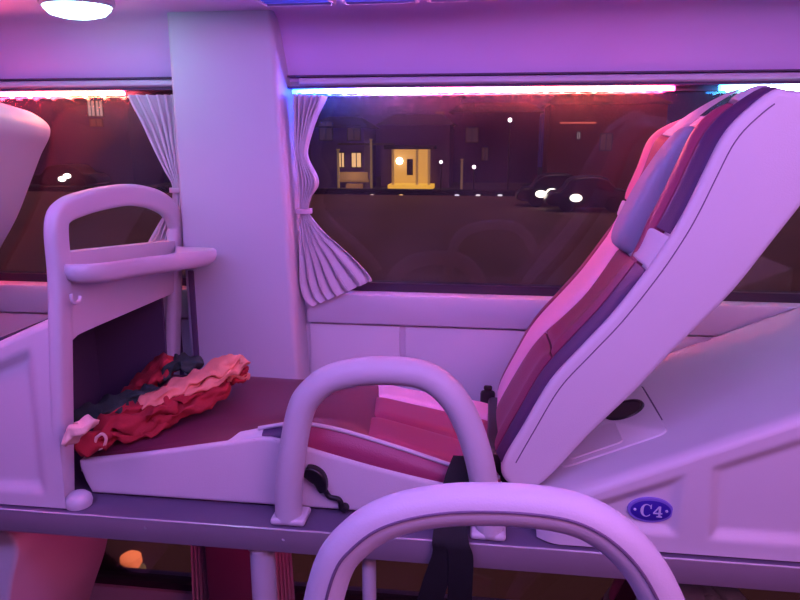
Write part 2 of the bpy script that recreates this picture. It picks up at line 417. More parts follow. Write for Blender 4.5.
strip(-.36, .032, 'side_bolster', MAT['pink_lit_maroon'], .007)
pp = [Vector((x, 1.2065, nearz(x)+.001)) for x in [-.435+(.465)*i/40 for i in range(41)]]
MB().tube(pp, .0042, n=8).build('piping', MAT['shell'], root)
pp = [Vector((x, 1.188, seam(x)-.004)) for x in [SX0+.01+(SX1-SX0-.015)*i/60 for i in range(61)]]
MB().tube(pp, .0016, n=6).build('stitched_seam', MAT['seam'], root)

# backrest ---------------------------------------------------------
BY0, BY1 = 1.178, 1.615
front = [(500, 464), (522, 425), (549, 380), (582, 344), (612, 312), (648, 266), (672, 230), (687, 203), (703, 170), (720, 137), (740, 113), (772, 88)]
back = [(812, 77), (850, 88), (866, 118), (850, 158), (800, 197), (770, 240), (730, 290), (688, 332), (666, 354), (632, 390), (586, 434), (545, 481), (523, 489), (507, 482)]
fpts = YX(front, BY0); bpts = YX(back, BY0)
AXD = Vector((.42, .65)).normalized(); AX0 = Vector((.03, .13))
def crown(v):
    """the window-side top corner of the backrest is rounded off lower"""
    out = []
    for p in v:
        a = (Vector((p[0], p[2]))-AX0).dot(AXD); f = sstep(1.22, 1.60, p[1])*sstep(-.20, -.12, (Vector((p[0], p[2]))-AX0).dot(Vector((-AXD.y, AXD.x)))); k = max(0, a-.58)*.30*f
        out.append((p[0]-AXD.x*k, p[1], p[2]-AXD.y*k))
    return out
# the outline continues outside the photo's edge: hand-set points for the crown of the backrest
bpts[0:5] = [(.452, .774), (.515, .764), (.555, .730), (.548, .690), (.505, .628)]
bpts = [(x+.004, z-.003) if 4 < i < 11 else (x, z) for i, (x, z) in enumerate(bpts)]
nf = len(fpts); spts = []
for i, p in enumerate(fpts):
    a = Vector(fpts[max(i-1, 0)]); b = Vector(fpts[min(i+1, nf-1)]); t = (b-a).normalized()
    spts.append((p[0]+t.y*.004, p[1]-t.x*.004))
prof = cr([Vector(p) for p in spts+bpts], 5, closed=True)
prof = [(p.x, p.y) for p in prof]
bsm = MB().round_extrude(prof, BY0-.004, BY1+.006, .012, .040, n=8); bsm.v = crown(bsm.v)
bsm.build('backrest_shell', MAT['shell'], root)
fc = cr([Vector(p) for p in fpts+[bpts[0], bpts[1]]], 8)
L = [0]
for a, b in zip(fc, fc[1:]): L.append(L[-1]+(b-a).length)
def FC(s):
    d = s*L[-1]
    for i in range(len(L)-1):
        if d <= L[i+1]+1e-9:
            t = (d-L[i])/(L[i+1]-L[i]); p = fc[i].lerp(fc[i+1], t); break
    def tan(j): j = min(max(j, 1), len(fc)-2); return (fc[j+1]-fc[j-1]).normalized()
    tt = (tan(i)*(1-t)+tan(i+1)*t).normalized()
    return p, Vector((-tt.y, tt.x))
def hmac(s, t):
    h = .004
    up = sstep(.50, .60, s)*(1-sstep(.90, 1.0, s))
    h += (.010+.012*up)*math.exp(-((t-.13)/.09)**2)          # near bolster
    h += (.002+.018*up)*math.exp(-((t-.82)/.10)**2)          # window side bolster
    h += .006*math.exp(-((t-.5)/.2)**2)*(1-up)
    h -= .014*up*math.exp(-((t-.5)/.18)**2)
    h *= (1-abs(2*t-1)**14)
    return h*(1-.8*sstep(.76, .93, s))
def bpatch(name, m, s0, s1, t0, t1, puff=.006, nu=28, nv=10, parent=None):
    f0 = t0 if callable(t0) else (lambda s: t0); f1 = t1 if callable(t1) else (lambda s: t1)
    def fn(u, v):
        s = s0+(s1-s0)*u; t = f0(s)+(f1(s)-f0(s))*v
        p, n = FC(s)
        e = (1-abs(2*u-1)**14)*(1-abs(2*v-1)**6)
        h = hmac(s, t)+puff*e-.003
        y = BY0+.010+(BY1-BY0-.014)*t
        return (p.x+n.x*h, y, p.y+n.y*h)
    g = MB().grid(fn, nu, nv)
    # close the pad back into the shell
    k0 = len(g.v); nv1 = nv+1
    ring = [j for j in range(nv1)]+[i*nv1+nv for i in range(1, nu+1)]+[nu*nv1+j for j in range(nv-1, -1, -1)]+[i*nv1 for i in range(nu-1, 0, -1)]
    for i in ring:
        iu = i//nv1; s = s0+(s1-s0)*iu/nu; p, n = FC(s); q = g.v[i]
        g.v.append((p.x-n.x*.026, q[1], p.y-n.y*.026))
    k = len(ring)
    for j in range(k): g.f.append([ring[j], ring[(j+1) % k], k0+(j+1) % k, k0+j]); g.m.append(0)
    g.v = crown(g.v)
    return g.build(name, m, root)
tb = lambda s: .47+.03*math.sin(s*14)*(s < .5)+(.14*(1-s/.36) if s < .36 else 0)
bpatch('near_edge_band', MAT['plum'], .0, .50, .0, .085, .003)
bpatch('maroon_panel', MAT['lit_maroon'], .0, .24, .095, tb, .006)
bpatch('maroon_panel', MAT['lit_maroon'], .245, .50, .095, tb, .006)
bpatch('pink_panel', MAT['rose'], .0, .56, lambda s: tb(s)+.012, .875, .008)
bpatch('window_edge_band', MAT['lit_maroon'], .0, .555, .885, 1.0, .005)
bpatch('near_accent', MAT['shell'], .505, .575, .0, .17, .003)
bpatch('window_accent', MAT['shell'], .560, .60, .80, 1.0, .003)
bpatch('near_edge_band', MAT['plum'], .58, .995, .0, .075, .003)
bpatch('near_wing', MAT['pink_lit_maroon'], .50, .84, .085, .25, .004)
bpatch('headrest_recess', MAT['maroon'], .565, .80, .26, .66, .002)
bpatch('crown_panel', MAT['shell'], .803, .93, .26, .66, .002)
bpatch('window_wing', MAT['lit_maroon'], .57, .80, .665, .775, .006)
bpatch('crown_panel', MAT['shell'], .803, .93, .665, .775, .004)
bpatch('window_stripe', MAT['coral'], .605, .93, .78, 1.0, .006)
bpatch('crown_panel', MAT['shell'], .850, .93, .085, .25, .004)
bpatch('crown_panel', MAT['shell'], .935, .998, .10, .98, .004)
# stitched seam on the near face of the shell
sp = []
for i in range(60):
    p, n = FC(.02+i/59*.86); sp.append(Vector((p.x-n.x*.023, BY0-.0040, p.y-n.y*.023)))
MB().tube(sp, .0011, n=6).build('stitched_seam', MAT['seam'], root)
# head pillow strapped across the recess
pc0, n0 = FC(.50); pc1, n1 = FC(.79)
mid = (pc0+pc1)/2; nn = ((n0+n1)/2).normalized(); tt = (pc1-pc0).normalized(); ln = (pc1-pc0).length/2
pm = MB()
b = bmesh.new(); bmesh.ops.create_cube(b, size=2); bmesh.ops.subdivide_edges(b, edges=b.edges[:], cuts=9, use_grid_fill=True)
for v in b.verts:
    c = v.co; ex = 5.0
    q = (abs(c.x)**ex+abs(c.y)**ex+abs(c.z)**ex)**(1/ex)
    c = c/q
    a, yy, hh = c.x*ln, c.y*.046-.05*(c.x*.5+.5), c.z*.027*(1-.2*max(0, c.x))
    P = mid+tt*a+nn*(hh+.016-.006*c.x*c.x)
    v.co = Vector((P.x, 1.370+yy, P.y))
pm.bm(b); b.free(); pm.v = crown(pm.v)
pil = pm.build('headrest_pillow', MAT['pillow'], root, ang=180)
p, n = FC(.875)
st = MB()
def stf(u, v):
    s = .785+.10*u; p, n = FC(s); h = .030-.018*u+.004*math.sin(math.pi*v)
    return (p.x+n.x*h, 1.265+.13*v, p.y+n.y*h)
st.grid(stf, 8, 8); st.v = crown(st.v); st.build('pillow_strap', MAT['shell'], root)
# hinge bracket below the backrest
MB().box(.005, .075, 1.24, 1.55, .001, .115, .01).build('hinge_bracket', MAT['black'], root)
# recline lever
lv = [aY(*q, 1.176) for q in ((322, 484), (326, 492), (330, 497), (338, 499), (341, 503), (341, 507), (344, 509))]
MB().tube(cr(lv, 4), .0052, n=10).build('lever_rod', MAT['black'], root)
kp = [aY(*q, 1.180) for q in ((306, 470), (313, 473), (320, 479), (324, 490))]
MB().sweep(cr(kp, 5), rrect(.0135, .012, .005), scale=lambda t: (.75+.5*math.sin(t*math.pi)-.25*t, 1)).build('lever_grip', MAT['black'], root)
MB().lathe([(.009, 0), (.009, .01), (.005, .022)], Matrix.Translation((lv[-1].x, 1.193, lv[-1].z)) @ Matrix.Rotation(math.pi/2, 4, 'X'), n=14).build('lever_pivot', MAT['black'], root)

PITCH = 1.58
low0 = dup(root, (-PITCH-.004, 0, 0), 'pink-lit white sleeper seat back cut off at left edge')
BACK = {'backrest_shell', 'near_edge_band', 'maroon_panel', 'pink_panel', 'window_edge_band', 'near_accent', 'window_accent', 'near_wing', 'headrest_recess', 'window_wing', 'window_stripe', 'crown_panel', 'headrest_pillow', 'pillow_strap', 'stitched_seam'}
def recline(r, ang):
    piv = Vector((.05, 0, .10))-root.location; piv.y = 0
    rot = Matrix.Rotation(ang, 3, 'Y')
    for c in r.children:
        if c.name.split('.')[0] in BACK and not (c.name.startswith('stitched') and c.data.name == 'stitched_seam'):
            c.rotation_euler = (0, ang, 0); c.location = piv-rot @ piv
recline(low0, math.radians(-3))
for c in low0.children:
    if c.name.split('.')[0] in BACK: c.location += Vector((.026, 0, .036))
low1 = dup(root, (-1.315, 0, -.955), 'lower berth seat back under platform, far left, lit red')
recline(low1, math.radians(-17))
low2 = dup(root, (.03, 0, -.965), 'lower berth seat below the platform at the right edge')
# ------------------------------------------------------------------ foot boxes
AXF = -.757
def smin_rect(x, z, poly):
    """signed distance to a convex polygon (negative inside)"""
    d = -1e9
    for i in range(len(poly)):
        a = Vector(poly[i]); c = Vector(poly[(i+1) % len(poly)]); t = (c-a).normalized(); n_ = Vector((t.y, -t.x))
        d = max(d, (Vector((x, z))-a).dot(n_))
    return d
def rz(x): # ridge height along the right-hand box
    z = .031+.449*x
    return z if x < .74 else min(z, .385)
recess = [[(.150, .036), (.332, .036), (.336, .145), (.150, .066)], [(.388, .034), (.735, .034), (.735, .318), (.382, .163)]]
for q in recess:
    q.reverse()
    A = sum(q[i][0]*q[(i+1) % 4][1]-q[(i+1) % 4][0]*q[i][1] for i in range(4))
    if A < 0: q.reverse()
fb = thing('foot_box', (.45, 1.4, 0), 'large white moulded foot box with C4 number plate at right', 'foot box')
FXA, FXB, FYB = .098, .778, 1.612
def side_fn(u, v):
    x = FXA+(FXB-FXA)*u; zr = rz(x)-.016; z = .003+(zr-.003)*v
    d = max(-9, min(smin_rect(x, z, recess[0]), smin_rect(x, z, recess[1])))
    dep = .013*sstep(.006, -.018, d)
    y = 1.124+.010*(z/.3)+dep
    if u < .06: y += .02*(1-u/.06)**2
    return (x, y, z)
sp_ = MB().grid(side_fn, 110, 44)
def top_fn(u, v):
    x = FXA+(FXB-FXA)*u; z0 = rz(x)-.016
    y0 = 1.124+.010*(z0/.3)
    if u < .06: y0 += .02*(1-u/.06)**2
    if v < .12:
        a = v/.12*math.pi/2; return (x, y0+.022*(1-math.cos(a)), z0+.016*math.sin(a))
    t = (v-.12)/.88
    return (x, y0+.022+(FYB-y0-.022)*t, z0+.016-.006*math.sin(math.pi*t)-.004*t)
sp_.grid(top_fn, 40, 40)
n_ = 20
e1 = [(FXA, side_fn(0, i/n_)[1], side_fn(0, i/n_)[2]) for i in range(n_+1)]+[top_fn(0, i/40) for i in range(41)]+[(FXA, FYB, .003)]
sp_.add(e1, [list(range(len(e1)))])
e2 = [(FXA+(FXB-FXA)*i/20, FYB, .003) for i in range(21)]+[top_fn(1-i/20, 1) for i in range(21)]
sp_.add(e2, [list(range(len(e2)))])
b = bmesh.new()
sh = sp_.build('box_shell', MAT['plastic'], fb, ang=55)
b.from_mesh(sh.data); bmesh.ops.remove_doubles(b, verts=b.verts[:], dist=.0004); bmesh.ops.recalc_face_normals(b, faces=b.faces[:]); b.to_mesh(sh.data); b.free()
# hatch plate with oval opening on the sloped top
sl = math.atan(.449)
def on_top(x, y, h): return Vector((x-math.sin(sl)*h, y, rz(x)-.008+math.cos(sl)*h))
def hatch(u, v, x0, x1, y0, y1, h): return on_top(x0+(x1-x0)*u, y0+(y1-y0)*v, h)
def plate_on_top(x0, x1, y0, y1, h0, h1, rr):
    pts = [(q[0]+(x0+x1)/2, q[1]+(y0+y1)/2) for q in rrect((x1-x0)/2, (y1-y0)/2, rr, 6)]
    m_ = MB(); k = len(pts); cxy = ((x0+x1)/2, (y0+y1)/2)
    ins = [(cxy[0]+(p[0]-cxy[0])*.985, cxy[1]+(p[1]-cxy[1])*.985) for p in pts]
    v = [on_top(*p, h0) for p in pts]+[on_top(*p, h1-.002) for p in pts]+[on_top(*p, h1) for p in ins]
    f = [[j, (j+1) % k, k+(j+1) % k, k+j] for j in range(k)]+[[k+j, k+(j+1) % k, 2*k+(j+1) % k, 2*k+j] for j in range(k)]+[list(range(2*k, 3*k))]
    return m_.add(v, f)
plate_on_top(.142, .340, 1.232, 1.502, -.006, .0015, .018).build('hatch_seam', MAT['groove'], fb)
hp = plate_on_top(.146, .336, 1.236, 1.498, -.006, .006, .018).build('hatch_plate', MAT['plastic'], fb)
plate_on_top(.165, .262, 1.255, 1.350, .001, .0085, .010).build('hatch_pad', MAT['plastic'], hp)
ov = MB(); k = 32; c_o = (.286, 1.392)
def ovp(a, s, h): return on_top(c_o[0]+s*.033*math.cos(a), c_o[1]+s*.036*math.sin(a), h)
v = []
for s, h in ((1.18, .005), (1.12, .009), (1.0, .0095), (.92, .007)): v += [ovp(2*math.pi*j/k, s, h) for j in range(k)]
ov.add(v, [[i*k+j, i*k+(j+1) % k, (i+1)*k+(j+1) % k, (i+1)*k+j] for i in range(3) for j in range(k)]+[[3*k+j for j in range(k)]])
ov.build('oval_grip', MAT['black'], hp)
# C4 number plate, screwed to the near face
PCX, PCZ, PYY = .2885, .0745, side_fn((.2855-FXA)/(FXB-FXA), .4)[1]-.001
def ell(a, bb, y0, y1, y2, inset, nme, m_, par):
    k = 48; v = []
    for s, y in ((1, y0), (1, y1), (1-inset, y2)): v += [(PCX+a*s*math.cos(2*math.pi*j/k), y, PCZ+bb*s*math.sin(2*math.pi*j/k)) for j in range(k)]
    return MB().add(v, [[i*k+j, i*k+(j+1) % k, (i+1)*k+(j+1) % k, (i+1)*k+j] for i in range(2) for j in range(k)]+[[2*k+j for j in range(k)]]).build(nme, m_, par)
npl = ell(.0390, .0235, PYY+.002, PYY-.002, PYY-.003, .03, 'number_plate', MAT['platerim'], fb)
npl['label'] = 'oval blue plate reading C4'
ell(.0340, .0190, PYY-.002, PYY-.0034, PYY-.0036, .02, 'plate_face', MAT['plate'], npl)
for sx in (-.0265, .0265):
    MB().lathe([(.0026, 0), (.0024, .0012), (.001, .002)], Matrix.Translation((PCX+sx, PYY-.0034, PCZ+.001)) @ Matrix.Rotation(math.pi/2, 4, 'X'), n=10).build('rivet', MAT['letter'], npl)
def glyph(cells, nme):
    return MB().add(*cells).build(nme, MAT['letter'], npl, smooth=False)
def prism(poly, holes=None, y0=PYY-.0030, y1=PYY-.0046):
    k = len(poly); v = [(p[0], y1, p[1]) for p in poly]+[(p[0], y0, p[1]) for p in poly]
    return v, [list(range(k))]+[[j, (j+1) % k, k+(j+1) % k, k+j] for j in range(k)]
# letter C: a ring sector, heavy on the left, with serif bars
gm = MB(); ccx, ccz = PCX-.0075, PCZ+.0005; N_ = 26
outer = []; inner = []
for i in range(N_+1):
    a = math.radians(42+276*i/N_)
    th = .0009+.0036*max(0, math.cos(a-math.pi))**1.2+.0006
    outer.append((ccx+.0098*math.cos(a), ccz+.0118*math.sin(a))); inner.append((ccx+(.0098-th)*math.cos(a), ccz+(.0118-th*.75)*math.sin(a)))
for i in range(N_): gm.add(*prism([outer[i], outer[i+1], inner[i+1], inner[i]]))
gm.add(*prism([(ccx+.0068, ccz+.0035), (ccx+.0085, ccz+.0035), (ccx+.0085, ccz+.0118), (ccx+.0072, ccz+.0105), (ccx+.0060, ccz+.0085)]))
gm.build('letter_c', MAT['letter'], npl, smooth=False)
g4 = MB(); q = PCX+.0125; zb = PCZ-.0113
def R4(x0, x1, z0, z1): g4.add(*prism([(q+x0, zb+z0), (q+x1, zb+z0), (q+x1, zb+z1), (q+x0, zb+z1)]))
R4(.0006, .0042, .0018, .0205); R4(-.0082, .0070, .0060, .0082); R4(-.0022, .0068, .0, .0019)
g4.add(*prism([(q-.0082, zb+.0082), (q-.0062, zb+.0082), (q+.0016, zb+.0178), (q+.0016, zb+.0205), (q+.0004, zb+.0205)]))
g4.build('digit_four', MAT['letter'], npl, smooth=False)

# second foot box: same moulding, plus the end arch and tray that face the middle seat
fb2 = thing('foot_box', (-1.13, 1.4, 0), 'white moulded foot box with arch, tray and hook at left', 'foot box')
c = sh.copy(); COL.objects.link(c); c.parent = fb2
me_ = sh.data.copy(); c.data = me_
# its end is open towards the seat: drop the blind end, keep a dark inner lining
lin = MB()
lin.box(-1.00, -.828, 1.16, 1.17, .0, .30); lin.box(-1.00, -.812, 1.597, 1.606, .0, .33); lin.box(-1.005, -1.00, 1.16, 1.606, .0, .30); lin.box(-.985, -.815, 1.616, 1.70, .0, .33)
lin.build('inner_lining', MAT['groove'], fb2, smooth=False)
ax = -.799
path = [Vector((ax, 1.152, .0)), Vector((ax, 1.152, .15)), Vector((ax, 1.152, .35)), Vector((ax, 1.152, .46))]+[Vector((ax, *aX(*q, ax+.030)[1:])) for q in ((57, 228), (62, 212), (82, 203), (108, 197), (130, 195), (152, 199), (168, 208))]
path += [Vector((ax, 1.626, .500)), Vector((ax, 1.628, .46)), Vector((ax, 1.628, .3)), Vector((ax, 1.628, .0))]
lean = lambda vs: [(x+.10*(z-.26), y, z) for x, y, z in vs]
ar = MB().sweep(cr(path, 6), rrect(.023, .014, .010, 4), up=Vector((1, 0, 0))); ar.v = lean(ar.v)
ar.build('end_arch', MAT['plastic'], fb2, ang=70)
# closed panel under the tray, with the curved upper edge of the foot opening
def pan(u, v):
    y = 1.160+.480*u; zt = .500-.045*u
    zb_ = .336-.010*u-.030*((1-u)**45)
    return zb_+(zt-zb_)*v, y
pn = MB()
pn.grid(lambda u, v: (-.790, pan(u, v)[1], pan(u, v)[0]), 30, 8)
pn.grid(lambda u, v: (-.822, pan(u, v)[1], pan(u, v)[0]), 30, 8)
pn.grid(lambda u, v: (-.790-.032*v, pan(u, 0)[1], pan(u, 0)[0]), 30, 2); pn.grid(lambda u, v: (-.790-.032*v, pan(u, 1)[1], pan(u, 1)[0]), 30, 2)
pn.v = lean(pn.v)
pn.build('end_panel', MAT['plastic'], fb2)
# tray
tz = lambda y: .482-.075*(y-1.14)
out_ = cr([Vector(p) for p in ((-.775, 1.150), (-.742, 1.142), (-.711, 1.18), (-.696, 1.28), (-.670, 1.38), (-.645, 1.45), (-.632, 1.50), (-.640, 1.545), (-.675, 1.570), (-.755, 1.590), (-.775, 1.640))], 6)
cen = Vector((-.735, 1.38)); ty = MB(); k = len(out_)
def ring_(ins, dz):
    r_ = []
    for p in out_:
        d = (cen-p); d2 = Vector((p.x+d.x*ins*1.6, p.y+d.y*ins)); d2.x = max(d2.x, -.778); r_.append((d2.x, d2.y, tz(d2.y)+dz))
    return r_
v = []
for ins, dz in ((.30, -.042), (.10, -.038), (.03, -.030), (.0, -.016), (.0, -.004), (.02, .0), (.045, -.001), (.07, -.010), (.12, -.014), (.6, -.014)): v += ring_(ins, dz)
nr = 10
ty.add(v, [[i*k+j, i*k+j+1, (i+1)*k+j+1, (i+1)*k+j] for i in range(nr-1) for j in range(k-1)]+[list(range(k))[::-1], [(nr-1)*k+j for j in range(k)]])
ty.build('tray', MAT['plastic'], fb2, ang=60)
# hook under the tray at its near end
hk = [aX(*q, -.748) for q in ((71, 294), (72, 300), (75, 303), (79, 301), (80, 296))]
MB().tube(cr(hk, 5), .0035, n=8, up=Vector((1, 0, 0))).build('hook', MAT['shell'], fb2)
# rounded foot of the arch on the platform
MB().lathe([(.024, .0), (.026, .008), (.024, .018), (.017, .025), (.006, .028)], Matrix.Translation((-.788, 1.146, .0)), n=20).build('arch_foot', MAT['plastic'], fb2)

# ------------------------------------------------------------------ padded grab handles
def handle_path():
    q = [(289, 520), (289, 490), (293, 450), (301, 410), (312, 392), (330, 379), (360, 371.5), (400, 371), (428, 377), (450, 394), (466, 420), (478, 455), (485, 490), (490, 538)]
    pts = [aY(a, b_, 1.146) for a, b_ in q]; pts[0].z = .004; pts[-1].z = .004; return cr(pts, 7)
gh = thing('grab_handle', (-.175, 1.15, 0), 'white padded grab handle on platform edge beside the maroon seat', 'handle', 'padded grab handles')
hpth = handle_path()
MB().tube(hpth, .0255, n=20).build('padded_tube', MAT['handle'], gh, ang=180)
for e, sg in ((hpth[0], 1), (hpth[-1], -1)):
    fl = MB(); fl.box(e.x-.030 if sg > 0 else e.x-.036, e.x+.036 if sg > 0 else e.x+.028, 1.122, 1.178, .0, .014, .006, seg=3)
    fl.build('base_flange', MAT['plastic'], gh)
gh2 = thing('grab_handle', (.026, .615, .047), 'large white padded grab handle in the near foreground at the bottom', 'handle', 'padded grab handles')
sh_ = Vector((.201, -.535, .047)); npth = []; sm = []; xr = hpth[-1].x
for i, p in enumerate(hpth):
    a_ = hpth[max(i-1, 0)]; b2 = hpth[min(i+1, len(hpth)-1)]; t = (b2-a_).normalized(); inn = Vector((t.z, 0, -t.x))
    c_ = p-inn*.0075; c_.x = xr+(c_.x-xr)*1.035; c_ = c_+sh_; npth.append(c_)
    f_ = Vector((0, -.86, .40)); f_ = (f_-t*f_.dot(t)).normalized(); g_ = (inn-f_*inn.dot(f_)).normalized()
    sm.append(c_+(f_*.95+g_*.30).normalized()*.0204)
MB().tube(npth, .0205, n=20).build('padded_tube', MAT['handle'], gh2, ang=180)
MB().tube(sm, .0016, n=6).build('cover_seam', MAT['seam'], gh2)
for e in (npth[0], npth[-1]):
    MB().box(e.x-.034, e.x+.034, e.y-.028, e.y+.028, .047, .060, .006, seg=3).build('base_flange', MAT['plastic'], gh2)
npf = thing('berth_platform', (0, .60, .017), 'near platform of the middle row carrying the foreground handle', 'platform')
MB().box(-1.2, 1.2, .1, .650, .005, .046).build('deck_board', MAT['deck'], npf, smooth=False)
MB().box(-1.2, 1.2, .650, .662, .000, .047, .002).build('edge_trim', MAT['alu'], npf)

# ------------------------------------------------------------------ seat belt
bl = thing('seat_belt', (-.03, 1.12, 0), 'black seat belt hanging over the platform edge', 'seat belt')
def ribbon(pts, wdt, nme, tw=0.0, th=.0016):
    p = cr(pts, 8); v = []; n = len(p)
    for i, q in enumerate(p):
        a = tw*i/(n-1); d = Vector((math.cos(a), math.sin(a)*.5, 0)).normalized()*wdt/2
        t = (p[min(i+1, n-1)]-p[max(i-1, 0)]).normalized(); nn_ = d.cross(t).normalized()*th
        v += [q-d-nn_, q+d-nn_, q+d+nn_, q-d+nn_]
    f = [[i*4+j, (i+1)*4+j, (i+1)*4+(j+1) % 4, i*4+(j+1) % 4] for i in range(n-1) for j in range(4)]+[[0, 1, 2, 3], [(n-1)*4+j for j in range(4)]]
    return MB().add(v, f).build(nme, MAT['belt'], bl)
def bz(x, y, z): return Vector((x, y, z))
ribbon([bz(-.034, 1.200, .125), bz(-.046, 1.176, .098), bz(-.058, 1.150, .050), bz(-.064, 1.107, .008), bz(-.064, 1.102, -.02), bz(-.082, 1.098, -.08), bz(-.098, 1.10, -.16), bz(-.104, 1.10, -.26)], .047, 'strap', .15)
ribbon([bz(-.030, 1.204, .120), bz(-.042, 1.172, .088), bz(-.050, 1.146, .040), bz(-.045, 1.107, .008), bz(-.036, 1.099, -.02), bz(-.036, 1.097, -.08), bz(-.037, 1.10, -.16), bz(-.036, 1.10, -.26)], .044, 'strap', -.1)
bk = thing('belt_buckle', (.0, 1.59, .1), 'black belt buckle end at the window side of the seat', 'belt buckle')
MB().box(-.014, .022, 1.585, 1.602, .045, .112, .008, M=None).build('buckle_body', MAT['black'], bk)
MB().box(-.006, .014, 1.588, 1.599, .112, .124, .004).build('buckle_tongue', MAT['belt'], bk)

# ------------------------------------------------------------------ blanket
def lobe(M_, pts, ra, rb, mi, seed, wob=.35, n=16):
    p = cr([Vector(q) for q in pts], 7); rnd = random.Random(seed); ph = [rnd.uniform(0, 6.28) for _ in range(6)]
    k = n; v = []; L_ = len(p)
    for i, q in enumerate(p):
        t = (p[min(i+1, L_-1)]-p[max(i-1, 0)]).normalized(); sd = t.cross(Vector((0, 0, 1))).normalized(); u2 = sd.cross(t)
        u = i/(L_-1); env = min(1, 4*u+.45)*min(1, 4*(1-u)+.45)
        for j in range(k):
            a = 2*math.pi*j/k
            r = 1+wob*(.5*math.sin(3*a+9*u+ph[0])+.35*math.sin(5*a-13*u+ph[1])+.4*math.sin(2*a+17*u+ph[2]))
            ca, sa = math.cos(a), math.sin(a)
            ca = math.copysign(abs(ca)**.7, ca); sa = math.copysign(abs(sa)**.7, sa)
            v.append(q+sd*ca*ra*r*env+u2*sa*rb*r*env)
    f = [[i*k+j, (i+1)*k+j, (i+1)*k+(j+1) % k, i*k+(j+1) % k] for i in range(L_-1) for j in range(k)]+[list(range(k))[::-1], [(L_-1)*k+j for j in range(k)]]
    M_.add(v, f, mi)
bkm = MB()
def P(px, py, y): return aY(px, py, y)
lobe(bkm, [P(83, 454, 1.17), P(91, 442, 1.195), P(112, 434, 1.235), P(148, 430, 1.255), P(168, 415, 1.28)], .030, .012, 0, 1, .5)
lobe(bkm, [P(150, 426, 1.26), P(170, 414, 1.28), P(190, 406, 1.30), P(208, 396, 1.33), P(228, 384, 1.37)], .030, .012, 0, 12, .5)
lobe(bkm, [P(96, 440, 1.215), P(112, 424, 1.235), P(140, 421, 1.25), P(163, 408, 1.275), P(172, 400, 1.29)], .026, .014, 0, 2, .6)
lobe(bkm, [P(98, 425, 1.26), P(125, 409, 1.29), P(160, 399, 1.32), P(195, 388, 1.35), P(225, 378, 1.39)], .040, .012, 0, 3, .5)
lobe(bkm, [P(140, 405, 1.28), P(158, 396, 1.30), P(180, 386, 1.325), P(205, 374, 1.36), P(224, 364, 1.39), P(240, 357, 1.41)], .030, .009, 1, 4, .4)
lobe(bkm, [P(240, 358, 1.39), P(244, 364, 1.385), P(236, 370, 1.375), P(218, 380, 1.345), P(200, 388, 1.32), P(184, 394, 1.30)], .012, .006, 1, 9, .3)
lobe(bkm, [P(85, 430, 1.225), P(93, 415, 1.26), P(112, 404, 1.29), P(140, 396, 1.32), P(160, 388, 1.345)], .034, .010, 2, 5, .5)
lobe(bkm, [P(66, 442, 1.098), P(73, 435, 1.100), P(81, 427, 1.100), P(90, 420, 1.13)], .022, .010, 3, 6, .2)
lobe(bkm, [P(124, 400, 1.40), P(142, 386, 1.42), P(160, 370, 1.44), P(178, 364, 1.45)], .05, .018, 0, 7, .5)
lobe(bkm, [P(160, 376, 1.42), P(172, 366, 1.43), P(186, 362, 1.44), P(200, 366, 1.44)], .032, .010, 2, 8, .4)
lobe(bkm, [P(215, 384, 1.41), P(232, 378, 1.43), P(248, 370, 1.44)], .03, .010, 0, 10, .5)
lobe(bkm, [P(224, 380, 1.40), P(240, 376, 1.42), P(249, 377, 1.43)], .010, .006, 1, 11, .4)
rn = random.Random(3); ph = [rn.uniform(0, 6) for _ in range(9)]
bkm.v = [(x+.003*math.sin(150*z+70*y+ph[0]), y+.003*math.sin(120*x+ph[1]), z+.0035*math.sin(95*x+140*y+ph[2])+.0025*math.sin(210*x-60*y+ph[3])) for x, y, z in bkm.v]
bko = bkm.build('blanket', [MAT['red'], MAT['salmon'], MAT['green'], MAT['cream']], origin=(-.6, 1.3, .12), ang=120)
tag(bko, 'crumpled red, orange and dark green fleece blanket on the seat', 'blanket')
lp = [P(*q, 1.185) for q in ((96, 438), (102, 434), (106, 438), (104, 446), (98, 449), (95, 443), (97, 437))]
MB().tube(cr(lp, 4), .0032, n=8).build('hanging_loop', MAT['cream'], bko)

# ------------------------------------------------------------------ curtains
def curtain(rows, y, lab, npl, amp, bow=0.0, dz=0, tie_at=None, tie_px=None, lip=.5):
    """rows: (left px, left py, right px, right py, pleat depth)"""
    L_ = cr([aY(a, b_, y) for a, b_, c_, d_, e in rows], 7); R_ = cr([aY(c_, d_, y) for a, b_, c_, d_, e in rows], 7)
    E_ = cr([Vector((e, 0)) for *_, e in rows], 7)
    n = len(L_); m = npl*10
    def fn(u, v):
        i = int(round(u*(n-1))); a, b_ = L_[i], R_[i]; p = a.lerp(b_, v); e = E_[i].x*amp
        w_ = 2*math.pi*npl*(v+.03*math.sin(5*u+v*7))
        d = e*(math.sin(w_)+.35*math.sin(2*w_+1.3+3*u))
        along = (b_-a).normalized()*(.25*e*math.sin(2*w_+.6))
        return (p.x+along.x, p.y+d, p.z+along.z+dz)
    rt = thing('curtain', ((rows[0][0] and aY(rows[0][0], rows[0][1], y).x), y, .8), lab, 'curtain', 'tied window curtains')
    g = MB().grid(fn, n-1, m); cl = g.build('cloth', MAT['curtain'], rt, ang=180)
    md = cl.modifiers.new('thick', 'SOLIDIFY'); md.thickness = .0012
    if tie_px:
        a, b_ = aY(*tie_px[0], y), aY(*tie_px[1], y); c0 = (a+b_)/2; rx = (b_-a).length/2+.004
        ring = [Vector((c0.x+rx*math.cos(2*math.pi*i/24), y+(.018)*math.sin(2*math.pi*i/24), c0.z+(b_.z-a.z)*.5*math.cos(2*math.pi*i/24))) for i in range(25)]
        MB().sweep(ring, rrect(.0015, .006, .001, 2), up=Vector((0, 0, 1)), cap=False).build('tieback', MAT['tie'], rt)
    return rt
